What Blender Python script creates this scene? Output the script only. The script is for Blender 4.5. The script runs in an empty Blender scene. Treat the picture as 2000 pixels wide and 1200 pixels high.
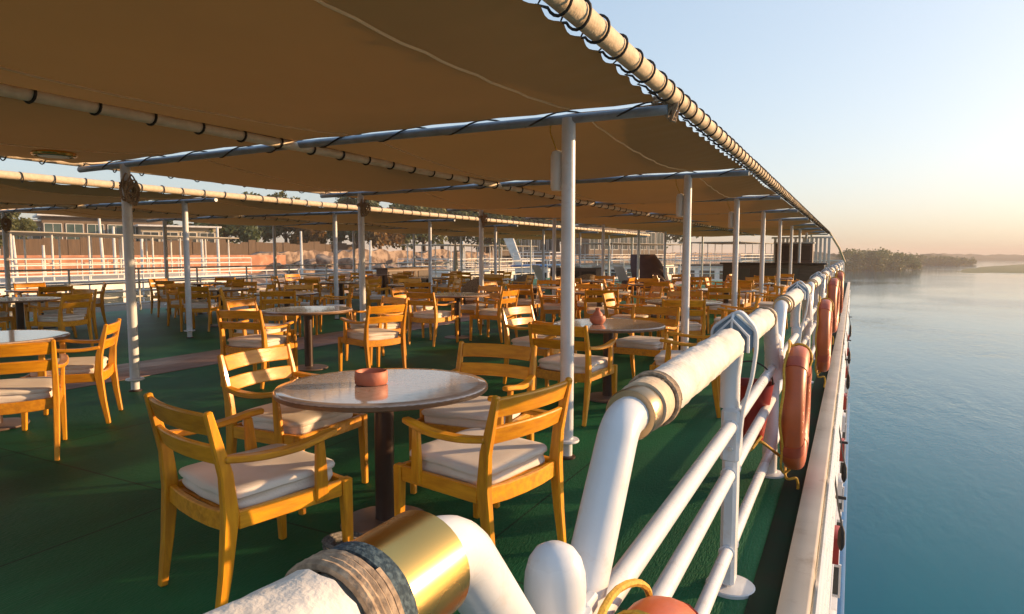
import bpy, bmesh, math, random
from mathutils import Vector, Matrix, noise
R = math.radians
random.seed(7)
sc = bpy.context.scene
COL = sc.collection

# ------------------------------------------------------------------ camera
YAW = 27.5                    # camera looks 27.5 deg to port of the ship's axis (+Y)
cam_d = bpy.data.cameras.new('camera'); cam = bpy.data.objects.new('camera', cam_d); COL.objects.link(cam)
cam.location = (0, 0, 1.40)
cam.rotation_euler = (R(90 - 4.6), 0, R(YAW))
cam_d.sensor_width = 36; cam_d.lens = 23.0
cam_d.clip_start = 0.05; cam_d.clip_end = 12000
sc.camera = cam
# ------------------------------------------------------------------ sky and sun
SKY_GAMMA, SKY_SAT = 0.42, 1.2
SUN_EL, SUN_AZ = 11.0, 48.0    # azimuth clockwise from the bow (+Y)
w = bpy.data.worlds.new('World'); sc.world = w; w.use_nodes = True
nt = w.node_tree; nt.nodes.clear()
sky = nt.nodes.new('ShaderNodeTexSky'); sky.sky_type = 'NISHITA'; sky.sun_disc = False
sky.sun_elevation = R(SUN_EL); sky.sun_rotation = R(SUN_AZ); sky.air_density = 1.0; sky.dust_density = 2.5; sky.ozone_density = 3.0
bg = nt.nodes.new('ShaderNodeBackground'); bg.inputs[1].default_value = 0.15
wo = nt.nodes.new('ShaderNodeOutputWorld')
gm = nt.nodes.new('ShaderNodeGamma'); gm.inputs[1].default_value = SKY_GAMMA   # gamma flattens the sky's brightness range
hs_ = nt.nodes.new('ShaderNodeHueSaturation'); hs_.inputs['Saturation'].default_value = SKY_SAT
nt.links.new(sky.outputs[0], gm.inputs[0]); nt.links.new(gm.outputs[0], hs_.inputs['Color']); nt.links.new(hs_.outputs[0], bg.inputs[0]); nt.links.new(bg.outputs[0], wo.inputs[0])
sl = bpy.data.lights.new('sun', 'SUN'); sl.energy = 2.3; sl.angle = R(0.6); sl.color = (1.0, 0.62, 0.31)
so = bpy.data.objects.new('sun', sl); COL.objects.link(so)
sdir = Vector((math.sin(R(SUN_AZ)) * math.cos(R(SUN_EL)), math.cos(R(SUN_AZ)) * math.cos(R(SUN_EL)), math.sin(R(SUN_EL))))
so.rotation_euler = (-sdir).to_track_quat('-Z', 'Y').to_euler(); so.location = sdir * 60
sc.view_settings.view_transform = 'Standard'; sc.view_settings.look = 'None'
sc.view_settings.exposure = 1.9; sc.view_settings.gamma = 1; sc.view_settings.use_curve_mapping = False

# ------------------------------------------------------------------ materials
def mat(name, col, rough=0.5, metal=0.0, col2=None, scale=8.0, stretch=(1, 1, 1), bump=0.0, bscale=None, spec=0.5,
        coat=0.0, trans=None, detail=4.0, contrast=(0.35, 0.65), rvar=0.0, coords='Object', ior=1.5, dirt=None, dscale=3.0, ovar=0.0, damt=0.75):
    m = bpy.data.materials.new(name); m.use_nodes = True
    n = m.node_tree.nodes; l = m.node_tree.links
    b = n['Principled BSDF']
    b.inputs['Base Color'].default_value = (*col, 1); b.inputs['Roughness'].default_value = rough
    b.inputs['Metallic'].default_value = metal; b.inputs['Specular IOR Level'].default_value = spec; b.inputs['IOR'].default_value = ior
    if coat: b.inputs['Coat Weight'].default_value = coat; b.inputs['Coat Roughness'].default_value = 0.12
    tc = n.new('ShaderNodeTexCoord'); mp = n.new('ShaderNodeMapping'); mp.inputs['Scale'].default_value = stretch
    l.new(tc.outputs[coords], mp.inputs[0])
    oi = n.new('ShaderNodeObjectInfo'); ad = n.new('ShaderNodeVectorMath'); ad.operation = 'ADD'
    mu = n.new('ShaderNodeVectorMath'); mu.operation = 'SCALE'; mu.inputs['Scale'].default_value = 17.0
    cx = n.new('ShaderNodeCombineXYZ')
    for i in range(3): l.new(oi.outputs['Random'], cx.inputs[i])
    l.new(cx.outputs[0], mu.inputs[0]); l.new(mp.outputs[0], ad.inputs[0]); l.new(mu.outputs[0], ad.inputs[1])
    if col2 is not None or rvar:
        nz = n.new('ShaderNodeTexNoise'); nz.inputs['Scale'].default_value = scale; nz.inputs['Detail'].default_value = detail
        l.new(ad.outputs[0], nz.inputs[0])
        if col2 is not None:
            cr = n.new('ShaderNodeValToRGB')
            cr.color_ramp.elements[0].position = contrast[0]; cr.color_ramp.elements[1].position = contrast[1]
            cr.color_ramp.elements[0].color = (*col, 1); cr.color_ramp.elements[1].color = (*col2, 1)
            l.new(nz.outputs['Fac'], cr.inputs[0]); out = cr.outputs[0]
            if dirt is not None:
                dz = n.new('ShaderNodeTexNoise'); dz.inputs['Scale'].default_value = dscale; dz.inputs['Detail'].default_value = 8; dz.inputs['Roughness'].default_value = 0.7
                l.new(ad.outputs[0], dz.inputs[0])
                mr = n.new('ShaderNodeMapRange'); mr.inputs[1].default_value = 0.56; mr.inputs[2].default_value = 0.72; mr.inputs[4].default_value = damt
                l.new(dz.outputs['Fac'], mr.inputs[0])
                mx = n.new('ShaderNodeMix'); mx.data_type = 'RGBA'; mx.inputs[7].default_value = (*dirt, 1)
                l.new(mr.outputs[0], mx.inputs[0]); l.new(out, mx.inputs[6]); out = mx.outputs[2]
            if ovar:
                vr = n.new('ShaderNodeMapRange'); vr.inputs[3].default_value = 1 - ovar; vr.inputs[4].default_value = 1 + ovar * .3
                l.new(oi.outputs['Random'], vr.inputs[0]); vm = n.new('ShaderNodeVectorMath'); vm.operation = 'SCALE'
                l.new(out, vm.inputs[0]); l.new(vr.outputs[0], vm.inputs['Scale']); out = vm.outputs[0]
            l.new(out, b.inputs['Base Color'])
        if rvar:
            mr = n.new('ShaderNodeMapRange'); mr.inputs[3].default_value = max(0.02, rough - rvar); mr.inputs[4].default_value = min(1, rough + rvar)
            mr.inputs[1].default_value = 0.3; mr.inputs[2].default_value = 0.7
            l.new(nz.outputs['Fac'], mr.inputs[0]); l.new(mr.outputs[0], b.inputs['Roughness'])
    if bump:
        bz = n.new('ShaderNodeTexNoise'); bz.inputs['Scale'].default_value = bscale or scale; bz.inputs['Detail'].default_value = 5
        l.new(ad.outputs[0], bz.inputs[0])
        bp = n.new('ShaderNodeBump'); bp.inputs['Strength'].default_value = bump; bp.inputs['Distance'].default_value = 0.02
        l.new(bz.outputs['Fac'], bp.inputs['Height']); l.new(bp.outputs[0], b.inputs['Normal'])
    if trans:
        tr = n.new('ShaderNodeBsdfTranslucent'); tr.inputs[0].default_value = (*trans[1], 1)
        ms = n.new('ShaderNodeMixShader'); ms.inputs[0].default_value = trans[0]
        l.new(b.outputs[0], ms.inputs[1]); l.new(tr.outputs[0], ms.inputs[2]); l.new(ms.outputs[0], n['Material Output'].inputs[0])
    return m

M = {}
M['white'] = mat('white_paint', (0.70, 0.735, 0.785), 0.30, col2=(0.63, 0.66, 0.70), scale=5, bump=0.05, bscale=18, rvar=0.10, dirt=(0.45, 0.32, 0.22), dscale=11, damt=0.38)
M['white_far'] = mat('white_paint_weathered', (0.72, 0.71, 0.68), 0.5, col2=(0.6, 0.58, 0.54), scale=3)
M['cream'] = mat('cream_canvas', (0.62, 0.50, 0.36), 0.75, col2=(0.52, 0.41, 0.28), scale=18, bump=0.25, bscale=60)
M['ridge'] = mat('pale_canvas_sleeve', (0.80, 0.69, 0.54), 0.7, col2=(0.70, 0.58, 0.43), scale=12, bump=0.2, bscale=50)
M['cloth'] = mat('white_canvas', (0.72, 0.70, 0.66), 0.85, col2=(0.64, 0.60, 0.54), scale=9, bump=0.22, bscale=60, dirt=(0.50, 0.42, 0.33), dscale=9, damt=0.45)
M['cushion'] = mat('cushion_cotton', (0.82, 0.77, 0.72), 0.9, col2=(0.75, 0.69, 0.63), scale=5, bump=0.10, bscale=170, ovar=0.1)
M['wood'] = mat('varnished_wood', (0.86, 0.385, 0.018), 0.40, ovar=0.22, col2=(0.68, 0.265, 0.010), scale=9, stretch=(5, 5, 0.8), bump=0.08, bscale=30, coat=0.18, detail=8, rvar=0.08, dirt=(0.40, 0.15, 0.012), dscale=2.2)
M['wood_x'] = mat('varnished_wood_cross', (0.86, 0.385, 0.018), 0.40, ovar=0.22, col2=(0.68, 0.265, 0.010), scale=9, stretch=(0.8, 5, 5), bump=0.08, bscale=30, coat=0.18, detail=8, rvar=0.08, dirt=(0.40, 0.15, 0.012), dscale=2.2)
M['wood_y'] = mat('varnished_wood_along', (0.86, 0.385, 0.018), 0.40, ovar=0.22, col2=(0.68, 0.265, 0.010), scale=9, stretch=(5, 0.8, 5), bump=0.08, bscale=30, coat=0.18, detail=8, rvar=0.08, dirt=(0.40, 0.15, 0.012), dscale=2.2)
M['tabletop'] = mat('polished_stone', (0.58, 0.47, 0.41), 0.05, col2=(0.48, 0.37, 0.31), scale=26, spec=0.75, ior=1.6, detail=7, coat=0.6)
M['gutter'] = mat('dark_wet_gutter', (0.010, 0.034, 0.020), 0.85, spec=0.15, col2=(0.020, 0.026, 0.018), scale=3)
M['rimwood'] = mat('brown_table_edge', (0.22, 0.12, 0.06), 0.35, col2=(0.16, 0.085, 0.045), scale=12)
M['pedestal'] = mat('dark_brown_metal', (0.035, 0.018, 0.014), 0.35, col2=(0.05, 0.026, 0.02), scale=10)
M['base'] = mat('table_base', (0.15, 0.105, 0.09), 0.4, col2=(0.11, 0.075, 0.06), scale=8)
M['terracotta'] = mat('terracotta', (0.50, 0.17, 0.10), 0.55, col2=(0.42, 0.13, 0.08), scale=14, bump=0.1, bscale=40)
M['canopy'] = mat('brown_canvas', (0.47, 0.210, 0.062), 0.85, col2=(0.36, 0.155, 0.045), scale=1.3, contrast=(0.15, 0.85), ovar=0.28, bump=0.15, bscale=5, trans=(0.2, (0.34, 0.19, 0.06)))
M['seam'] = mat('canvas_seam', (0.75, 0.52, 0.30), 0.8)
M['blackrope'] = mat('black_rope', (0.014, 0.011, 0.010), 0.7, col2=(0.03, 0.025, 0.02), scale=60)
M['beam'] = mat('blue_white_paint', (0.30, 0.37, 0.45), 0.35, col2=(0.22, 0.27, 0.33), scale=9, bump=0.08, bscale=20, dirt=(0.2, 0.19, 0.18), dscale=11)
M['rope'] = mat('hemp_rope', (0.46, 0.34, 0.23), 0.9, col2=(0.22, 0.16, 0.11), scale=90, bump=0.18, bscale=220)
M['greyrope'] = mat('grey_rope', (0.20, 0.19, 0.18), 0.9, col2=(0.08, 0.08, 0.08), scale=80, bump=0.15, bscale=200)
M['yellow'] = mat('yellow_rope', (0.62, 0.38, 0.04), 0.7, col2=(0.45, 0.24, 0.02), scale=90, bump=0.18, bscale=200)
M['gold'] = mat('brass', (0.78, 0.50, 0.16), 0.24, metal=1.0, col2=(0.66, 0.40, 0.12), scale=6, rvar=0.06)
M['bronze'] = mat('dull_bronze', (0.50, 0.38, 0.24), 0.35, metal=1.0, col2=(0.36, 0.26, 0.16), scale=9, rvar=0.1)
M['navy'] = mat('navy_woven_band', (0.012, 0.035, 0.055), 0.8, col2=(0.08, 0.13, 0.16), scale=160, bump=0.25, bscale=260, contrast=(0.45, 0.7))
M['orange'] = mat('orange_plastic', (0.50, 0.115, 0.030), 0.42, col2=(0.40, 0.085, 0.025), scale=4, bump=0.05, bscale=12, dirt=(0.30, 0.09, 0.05), dscale=8)
M['orange_band'] = mat('orange_band', (0.40, 0.075, 0.035), 0.5, col2=(0.34, 0.06, 0.03), scale=9)
M['red'] = mat('red_paint', (0.36, 0.03, 0.02), 0.4, col2=(0.28, 0.025, 0.015), scale=8)
M['hood'] = mat('grey_blue_canvas', (0.20, 0.27, 0.33), 0.7, col2=(0.13, 0.18, 0.23), scale=10, bump=0.3, bscale=30)
M['glassdark'] = mat('dark_glass', (0.02, 0.03, 0.035), 0.08, col2=(0.05, 0.06, 0.06), scale=0.6)
M['glassgreen'] = mat('green_glass', (0.03, 0.07, 0.07), 0.1, col2=(0.08, 0.12, 0.11), scale=0.5)
M['black'] = mat('black_rubber', (0.014, 0.014, 0.014), 0.6, col2=(0.03, 0.03, 0.03), scale=12)
M['hullcream'] = mat('cream_hull_paint', (0.62, 0.54, 0.44), 0.45, col2=(0.52, 0.44, 0.35), scale=2.5, stretch=(1, 1, 0.25), dirt=(0.34, 0.24, 0.16), dscale=4)
M['hullblue'] = mat('blue_hull_paint', (0.02, 0.14, 0.36), 0.35, col2=(0.02, 0.10, 0.27), scale=3)
M['barbrown'] = mat('dark_stained_wood', (0.17, 0.105, 0.075), 0.45, col2=(0.12, 0.072, 0.05), scale=5, stretch=(0.6, 5, 5))
M['darkbrown'] = mat('brown_leather', (0.12, 0.045, 0.035), 0.5, col2=(0.09, 0.033, 0.026), scale=6, bump=0.1)
M['quay'] = mat('terracotta_render', (0.46, 0.22, 0.125), 0.9, col2=(0.36, 0.16, 0.09), scale=0.9, bump=1.0, bscale=2.5, detail=9, contrast=(.42, .58), dirt=(0.62, 0.50, 0.40), dscale=1.1)
M['fence'] = mat('brown_boards', (0.12, 0.075, 0.045), 0.85, col2=(0.07, 0.045, 0.028), scale=2, stretch=(1, 6, 0.3))
M['leaf_a'] = mat('leaf_olive', (0.12, 0.13, 0.042), 0.65, col2=(0.06, 0.078, 0.025), scale=0.9, trans=(0.3, (0.16, 0.15, 0.03)))
M['leaf_b'] = mat('leaf_green', (0.075, 0.11, 0.042), 0.65, col2=(0.042, 0.065, 0.024), scale=0.9, trans=(0.3, (0.10, 0.13, 0.03)))
M['leaf_c'] = mat('leaf_autumn', (0.20, 0.11, 0.022), 0.65, col2=(0.11, 0.07, 0.018), scale=0.9, trans=(0.3, (0.3, 0.15, 0.03)))
M['bark'] = mat('bark', (0.11, 0.075, 0.05), 0.9, col2=(0.07, 0.05, 0.035), scale=5, bump=0.5)
M['stucco'] = mat('pale_stucco', (0.42, 0.37, 0.29), 0.9, col2=(0.34, 0.29, 0.22), scale=0.8)
M['stuccodark'] = mat('brown_stucco', (0.20, 0.15, 0.11), 0.9, col2=(0.15, 0.11, 0.08), scale=0.8)
M['boatdark'] = mat('dark_hull_paint', (0.03, 0.032, 0.036), 0.45, col2=(0.05, 0.05, 0.05), scale=1.5)
M['wicker'] = mat('wicker', (0.36, 0.24, 0.13), 0.8, col2=(0.18, 0.11, 0.06), scale=40, bump=0.6, bscale=70)
M['lampglass'] = mat('opal_lamp_cover', (0.7, 0.7, 0.68), 0.25)
M['greenplastic'] = mat('green_plastic', (0.02, 0.16, 0.09), 0.3)

# deck, water, bank
def deck_mat():
    m = mat('green_deck_carpet', (0.006, 0.080, 0.030), 0.55, col2=(0.016, 0.120, 0.046), scale=2.0, stretch=(0.8, 0.18, 1), detail=7, bump=0.35, bscale=150, spec=0.25, coords='Object', dirt=(0.030, 0.070, 0.034), dscale=0.8)
    n = m.node_tree.nodes; l = m.node_tree.links; b = n['Principled BSDF']; src = b.inputs['Base Color'].links[0].from_socket
    tc = n.new('ShaderNodeTexCoord'); sx = n.new('ShaderNodeSeparateXYZ'); l.new(tc.outputs['Object'], sx.inputs[0])
    def seam(out, per, wd, off):     # laid strips of carpet: thin darker joins
        a = n.new('ShaderNodeMath'); a.operation = 'ADD'; a.inputs[1].default_value = 100 + off; l.new(out, a.inputs[0])
        d = n.new('ShaderNodeMath'); d.operation = 'MODULO'; d.inputs[1].default_value = per; l.new(a.outputs[0], d.inputs[0])
        c = n.new('ShaderNodeMath'); c.operation = 'LESS_THAN'; c.inputs[1].default_value = wd; l.new(d.outputs[0], c.inputs[0]); return c.outputs[0]
    mxx = n.new('ShaderNodeMath'); mxx.operation = 'MAXIMUM'; l.new(seam(sx.outputs[0], 1.83, .012, .35), mxx.inputs[0]); l.new(seam(sx.outputs[1], 6.1, .012, 1.3), mxx.inputs[1])
    wn = n.new('ShaderNodeTexNoise'); wn.inputs['Scale'].default_value = .55; wn.inputs['Detail'].default_value = 6; l.new(tc.outputs['Object'], wn.inputs[0])
    wr = n.new('ShaderNodeMapRange'); wr.inputs[1].default_value = .35; wr.inputs[2].default_value = .65; wr.inputs[3].default_value = .8; wr.inputs[4].default_value = 1.5; l.new(wn.outputs['Fac'], wr.inputs[0])
    sv = n.new('ShaderNodeVectorMath'); sv.operation = 'SCALE'; l.new(src, sv.inputs[0]); l.new(wr.outputs[0], sv.inputs['Scale'])
    mx = n.new('ShaderNodeMix'); mx.data_type = 'RGBA'; mx.inputs[7].default_value = (.008, .040, .018, 1); l.new(mxx.outputs[0], mx.inputs[0]); l.new(sv.outputs[0], mx.inputs[6]); l.new(mx.outputs[2], b.inputs['Base Color'])
    return m
M['deck'] = deck_mat()
M['walk'] = mat('pink_walkway', (0.33, 0.20, 0.16), 0.45, col2=(0.26, 0.155, 0.12), scale=4, stretch=(2, 0.6, 1), rvar=0.1)
def water_mat():
    m = bpy.data.materials.new('river_water'); m.use_nodes = True
    n = m.node_tree.nodes; l = m.node_tree.links; b = n['Principled BSDF']
    b.inputs['Base Color'].default_value = (0.0, 0.115, 0.170, 1); b.inputs['Roughness'].default_value = 0.06; b.inputs['IOR'].default_value = 1.28; b.inputs['Specular IOR Level'].default_value = 0.5; b.inputs['Specular Tint'].default_value = (0.12, 0.9, 1.0, 1)
    tc = n.new('ShaderNodeTexCoord')
    hs = []
    for sc_, st, rot, wt in ((0.5, (1.0, 0.35, 1), 25, 0.55), (1.6, (1.0, 0.4, 1), 40, 0.3), (5.0, (1, 0.5, 1), 10, 0.12)):
        mp = n.new('ShaderNodeMapping'); mp.inputs['Scale'].default_value = st; mp.inputs['Rotation'].default_value = (0, 0, R(rot))
        l.new(tc.outputs['Object'], mp.inputs[0])
        nz = n.new('ShaderNodeTexNoise'); nz.inputs['Scale'].default_value = sc_; nz.inputs['Detail'].default_value = 4
        nz.inputs['Distortion'].default_value = 0.6
        l.new(mp.outputs[0], nz.inputs[0])
        mm = n.new('ShaderNodeMath'); mm.operation = 'MULTIPLY'; mm.inputs[1].default_value = wt; l.new(nz.outputs['Fac'], mm.inputs[0]); hs.append(mm)
    a = n.new('ShaderNodeMath'); l.new(hs[0].outputs[0], a.inputs[0]); l.new(hs[1].outputs[0], a.inputs[1])
    a2 = n.new('ShaderNodeMath'); l.new(a.outputs[0], a2.inputs[0]); l.new(hs[2].outputs[0], a2.inputs[1])
    big = n.new('ShaderNodeTexNoise'); big.inputs['Scale'].default_value = 0.035; big.inputs['Detail'].default_value = 3
    l.new(tc.outputs['Object'], big.inputs[0])
    mr = n.new('ShaderNodeMapRange'); mr.inputs[1].default_value = 0.4; mr.inputs[2].default_value = 0.65; mr.inputs[3].default_value = 0.08; mr.inputs[4].default_value = 0.55
    l.new(big.outputs['Fac'], mr.inputs[0])
    bp = n.new('ShaderNodeBump'); bp.inputs['Distance'].default_value = 0.35
    l.new(mr.outputs[0], bp.inputs['Strength']); l.new(a2.outputs[0], bp.inputs['Height']); l.new(bp.outputs[0], b.inputs['Normal'])
    return m
M['water'] = water_mat()
M['stones'] = mat('stone_bank', (0.36, 0.26, 0.19), 0.95, col2=(0.13, 0.09, 0.07), scale=1.1, bump=1.0, bscale=1.3, detail=10, contrast=(0.42, 0.58))
M['hill'] = mat('scrub_hill', (0.035, 0.038, 0.018), 0.95, col2=(0.06, 0.052, 0.028), scale=0.06, detail=8)
M['marsh'] = mat('marsh_grass', (0.06, 0.10, 0.025), 0.95, col2=(0.09, 0.11, 0.035), scale=0.05, detail=6)

# ------------------------------------------------------------------ mesh builder
class MB:
    def __init__(s): s.v = []; s.f = []
    def add(s, vs, fs):
        o = len(s.v); s.v += [tuple(p) for p in vs]; s.f += [tuple(i + o for i in f) for f in fs]; return s
    def rings(s, rings, cap=True, closed=False):
        n = len(rings[0]); vs = [p for r in rings for p in r]; fs = []
        m = len(rings)
        for i in range(m if closed else m - 1):
            j = (i + 1) % m
            for k in range(n):
                fs.append((i * n + k, i * n + (k + 1) % n, j * n + (k + 1) % n, j * n + k))
        if cap and not closed:
            fs.append(tuple(reversed(range(n)))); fs.append(tuple((m - 1) * n + k for k in range(n)))
        return s.add(vs, fs)
    def tube(s, pts, r, n=12, cap=True, closed=False, wob=None):
        pts = [Vector(p) for p in pts]; m = len(pts)
        rr = r if isinstance(r, (list, tuple)) else [r] * m
        T = []
        for i in range(m):
            a = pts[(i - 1) % m] if (closed or i > 0) else pts[i]; b = pts[(i + 1) % m] if (closed or i < m - 1) else pts[i]
            t = (b - a); T.append(t.normalized() if t.length > 1e-9 else Vector((0, 0, 1)))
        u = T[0].orthogonal().normalized(); rings = []
        for i in range(m):
            if i:
                ax = T[i - 1].cross(T[i])
                if ax.length > 1e-7: u = Matrix.Rotation(T[i - 1].angle(T[i]), 3, ax.normalized()) @ u
            u = (u - T[i] * u.dot(T[i])).normalized(); v = T[i].cross(u)
            ring = []
            for k in range(n):
                a = 2 * math.pi * k / n; q = rr[i] * (1 + (wob(i, a) if wob else 0))
                ring.append(pts[i] + (u * math.cos(a) + v * math.sin(a)) * q)
            rings.append(ring)
        return s.rings(rings, cap, closed)
    def loft(s, path, ws, hs, side=(1, 0, 0), ch=0.006):
        """rectangular bar swept along path; side = direction of width"""
        path = [Vector(p) for p in path]; m = len(path); rings = []
        sd = Vector(side)
        for i in range(m):
            a = path[max(0, i - 1)]; b = path[min(m - 1, i + 1)]; t = (b - a).normalized()
            x = (sd - t * sd.dot(t)).normalized(); y = t.cross(x)
            w = (ws[i] if isinstance(ws, (list, tuple)) else ws) / 2; h = (hs[i] if isinstance(hs, (list, tuple)) else hs) / 2
            c = min(ch, w * .45, h * .45)
            prof = [(-w + c, -h), (w - c, -h), (w, -h + c), (w, h - c), (w - c, h), (-w + c, h), (-w, h - c), (-w, -h + c)]
            def rg(p, k): return [p + x * (px * k[0]) + y * (py * k[1]) for px, py in prof]
            kk = (1 - c / w, 1 - c / h)
            if i == 0: rings.append(rg(path[0], kk)); rings.append(rg(path[0] + t * c, (1, 1)))
            elif i == m - 1: rings.append(rg(path[-1] - t * c, (1, 1))); rings.append(rg(path[-1], kk))
            else: rings.append(rg(path[i], (1, 1)))
        return s.rings(rings)
    def box(s, c, size, ch=0.004, rz=0.0, rot=None):
        c = Vector(c); sx, sy, sz = size
        mt = rot if rot is not None else Matrix.Rotation(rz, 3, 'Z')
        t = MB(); t.loft([(0, 0, -sz / 2), (0, 0, sz / 2)], sx, sy, (1, 0, 0), ch)
        return s.add([mt @ Vector(p) + c for p in t.v], t.f)
    def lathe(s, prof, c=(0, 0, 0), n=24, axis='Z'):
        c = Vector(c); rings = []
        for r, z in prof:
            ring = []
            for k in range(n):
                a = 2 * math.pi * k / n; p = Vector((r * math.cos(a), r * math.sin(a), z))
                if axis == 'X': p = Vector((p.z, p.x, p.y))
                if axis == 'Y': p = Vector((p.y, p.z, p.x))
                ring.append(p + c)
            rings.append(ring)
        return s.rings(rings)
    def super(s, c, size, n=5, cuts=8, fn=None, rz=0):
        """superellipsoid cushion / rounded block"""
        t = bmesh.new(); bmesh.ops.create_cube(t, size=2); bmesh.ops.subdivide_edges(t, edges=t.edges[:], cuts=cuts, use_grid_fill=True)
        vs = []; mt = Matrix.Rotation(rz, 3, 'Z')
        for v in t.verts:
            p = v.co; k = (abs(p.x) ** n + abs(p.y) ** n + abs(p.z) ** n) ** (1 / n); q = p / k
            q = Vector((q.x * size[0] / 2, q.y * size[1] / 2, q.z * size[2] / 2))
            if fn: q = fn(q)
            vs.append(mt @ q + Vector(c))
        t.verts.index_update(); fs = [[v.index for v in f.verts] for f in t.faces]; t.free()
        return s.add(vs, fs)
    def grid(s, fn, nu, nv):
        vs = [fn(i / nu, j / nv) for j in range(nv + 1) for i in range(nu + 1)]
        fs = [(j * (nu + 1) + i, j * (nu + 1) + i + 1, (j + 1) * (nu + 1) + i + 1, (j + 1) * (nu + 1) + i) for j in range(nv) for i in range(nu)]
        return s.add(vs, fs)
    def torus(s, c, Rr, r, axis='Z', n=24, k=8, arc=None):
        c = Vector(c); a0, a1 = arc or (0, 2 * math.pi); pts = []
        N = n if arc is None else n + 1
        for i in range(N):
            a = a0 + (a1 - a0) * i / n; x, y = Rr * math.cos(a), Rr * math.sin(a)
            pts.append(c + {'Z': Vector((x, y, 0)), 'Y': Vector((x, 0, y)), 'X': Vector((0, x, y))}[axis])
        return s.tube(pts, r, k, cap=arc is not None, closed=arc is None)
    def build(s, name, m, parent=None, sharp=38, loc=None):
        me = bpy.data.meshes.new(name); me.from_pydata(s.v, [], s.f); me.validate()
        b = bmesh.new(); b.from_mesh(me); bmesh.ops.recalc_face_normals(b, faces=b.faces[:]); b.to_mesh(me); b.free()
        me.polygons.foreach_set('use_smooth', [True] * len(me.polygons)); me.set_sharp_from_angle(angle=R(sharp))
        me.materials.append(m)
        o = bpy.data.objects.new(name, me); COL.objects.link(o)
        if parent is not None: o.parent = parent
        if loc is not None: o.location = loc
        return o

def tag(o, label=None, cat=None, group=None, kind=None):
    if label: o['label'] = label
    if cat: o['category'] = cat
    if group: o['group'] = group
    if kind: o['kind'] = kind
    return o
def thing(name, label, cat, loc=(0, 0, 0), rz=0.0, group=None):
    o = bpy.data.objects.new(name, None); COL.objects.link(o); o.location = loc; o.rotation_euler = (0, 0, rz); o.empty_display_size = 0.1
    return tag(o, label, cat, group)
def copy_tree(o, parent=None):
    c = o.copy(); COL.objects.link(c)
    if parent is not None: c.parent = parent
    for ch in list(o.children): copy_tree(ch, c)
    return c
def fillet(pts, rad, n=6):
    pts = [Vector(p) for p in pts]; out = [pts[0]]
    for i in range(1, len(pts) - 1):
        a, b, c = pts[i - 1], pts[i], pts[i + 1]
        d1 = (a - b); d2 = (c - b); r = min(rad, d1.length * .49, d2.length * .49)
        p, q = b + d1.normalized() * r, b + d2.normalized() * r
        for k in range(n + 1):
            t = k / n; out.append(p * (1 - t) ** 2 + b * 2 * t * (1 - t) + q * t * t)
    out.append(pts[-1]); return out
def at(px, Z):
    X = (px - 1000) / 1278 * Z; c, s_ = math.cos(R(YAW)), math.sin(R(YAW))
    return c * X - s_ * Z, s_ * X + c * Z
ORD = ['nearest', 'second', 'third', 'fourth', 'fifth', 'sixth', 'seventh', 'eighth', 'ninth', 'tenth', 'eleventh', 'twelfth']

# ------------------------------------------------------------------ setting: deck, water
WATER = -8.0
o = MB().box((-8.2, 15, -0.06), (15.9, 42, 0.12), 0.002).build('deck', M['deck']); tag(o, kind='structure')
o = MB().box((-7.7, 15, 0.004), (1.05, 42, 0.006), 0.001).build('walkway', M['walk']); tag(o, kind='structure')
def wf(u, v):
    x = (u - .5) * 2; y = (v - .5) * 2
    return (math.copysign(abs(x) ** 3, x) * 5000, math.copysign(abs(y) ** 3, y) * 5000, WATER)
o = MB().grid(wf, 40, 40).build('water', M['water']); tag(o, kind='structure')

# ------------------------------------------------------------------ our ship's hull (seen along its side)
ship = thing('river_ship', 'long cream and blue side of the cruise ship below the railing', 'ship')
MB().box((-0.155, 15, 0.02), (0.11, 42, 0.07), 0.006).build('deck_edge', M['hullcream'], ship)
MB().box((-0.272, 15, 0.006), (0.11, 42, 0.012), 0.003).build('gutter', M['gutter'], ship)
MB().box((-8.2, 15, -3.0), (15.75, 42, 5.7), 0.02).build('hull', M['hullcream'], ship)
hb = MB()
hb.box((-8.2, 15, -7.1), (16.6, 42.4, 2.3), 0.05); hb.build('lower_hull', M['hullblue'], ship)
for z, xa, xb, hh in ((-2.6, -.30, -.10, .12), (-2.95, -.30, -.085, .05), (-4.9, -.30, -.03, .14)):
    MB().box(((xa + xb) / 2, 15, z), (xb - xa, 41.6, hh), 0.006).build('rubbing_strip', M['white'], ship)
for z, xo in ((-.32, -0.098), (-.75, -.10), (-1.25, -.10), (-1.75, -0.10)):
    MB().tube([(xo, -5.5, z), (xo, 35.5, z)], 0.020, 8).build('side_rail', M['white'], ship)
for i in range(19):
    y = 1.9 + i * 1.75
    MB().box((-0.16, y, -1.30), (0.085, 0.10, 2.56), 0.006).build('side_post', M['hullcream'], ship)
for i in range(17):
    y = 2.6 + i * 1.75
    fo = MB().box((-0.31, y, -1.3), (0.03, 1.1, 1.3), 0.004).build('side_window', M['glassdark'], ship)
for i in range(15):
    y = 5.2 + i * 1.9
    f = MB(); z = -3.6
    f.box((-0.065, y, z + .24), (0.15, .05, .04)); f.box((-0.065, y, z - .24), (0.15, .05, .04))
    f.box((-0.14, y, z), (0.03, .05, .44)); f.box((-0.005, y, z), (0.03, .05, .44))
    fo = f.build('window_frame', M['white'], ship)
    MB().box((-0.0725, y, z), (0.10, .02, .435), 0.002).build('pane', M['glassdark'], fo)
for i in range(13):
    y = 4.5 + i * 2.3
    MB().box((-0.075, y, -2.30), (0.10, 0.45, 0.34), 0.006).build('side_hatch', M['white'] if i % 2 else M['red'], ship)
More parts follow.
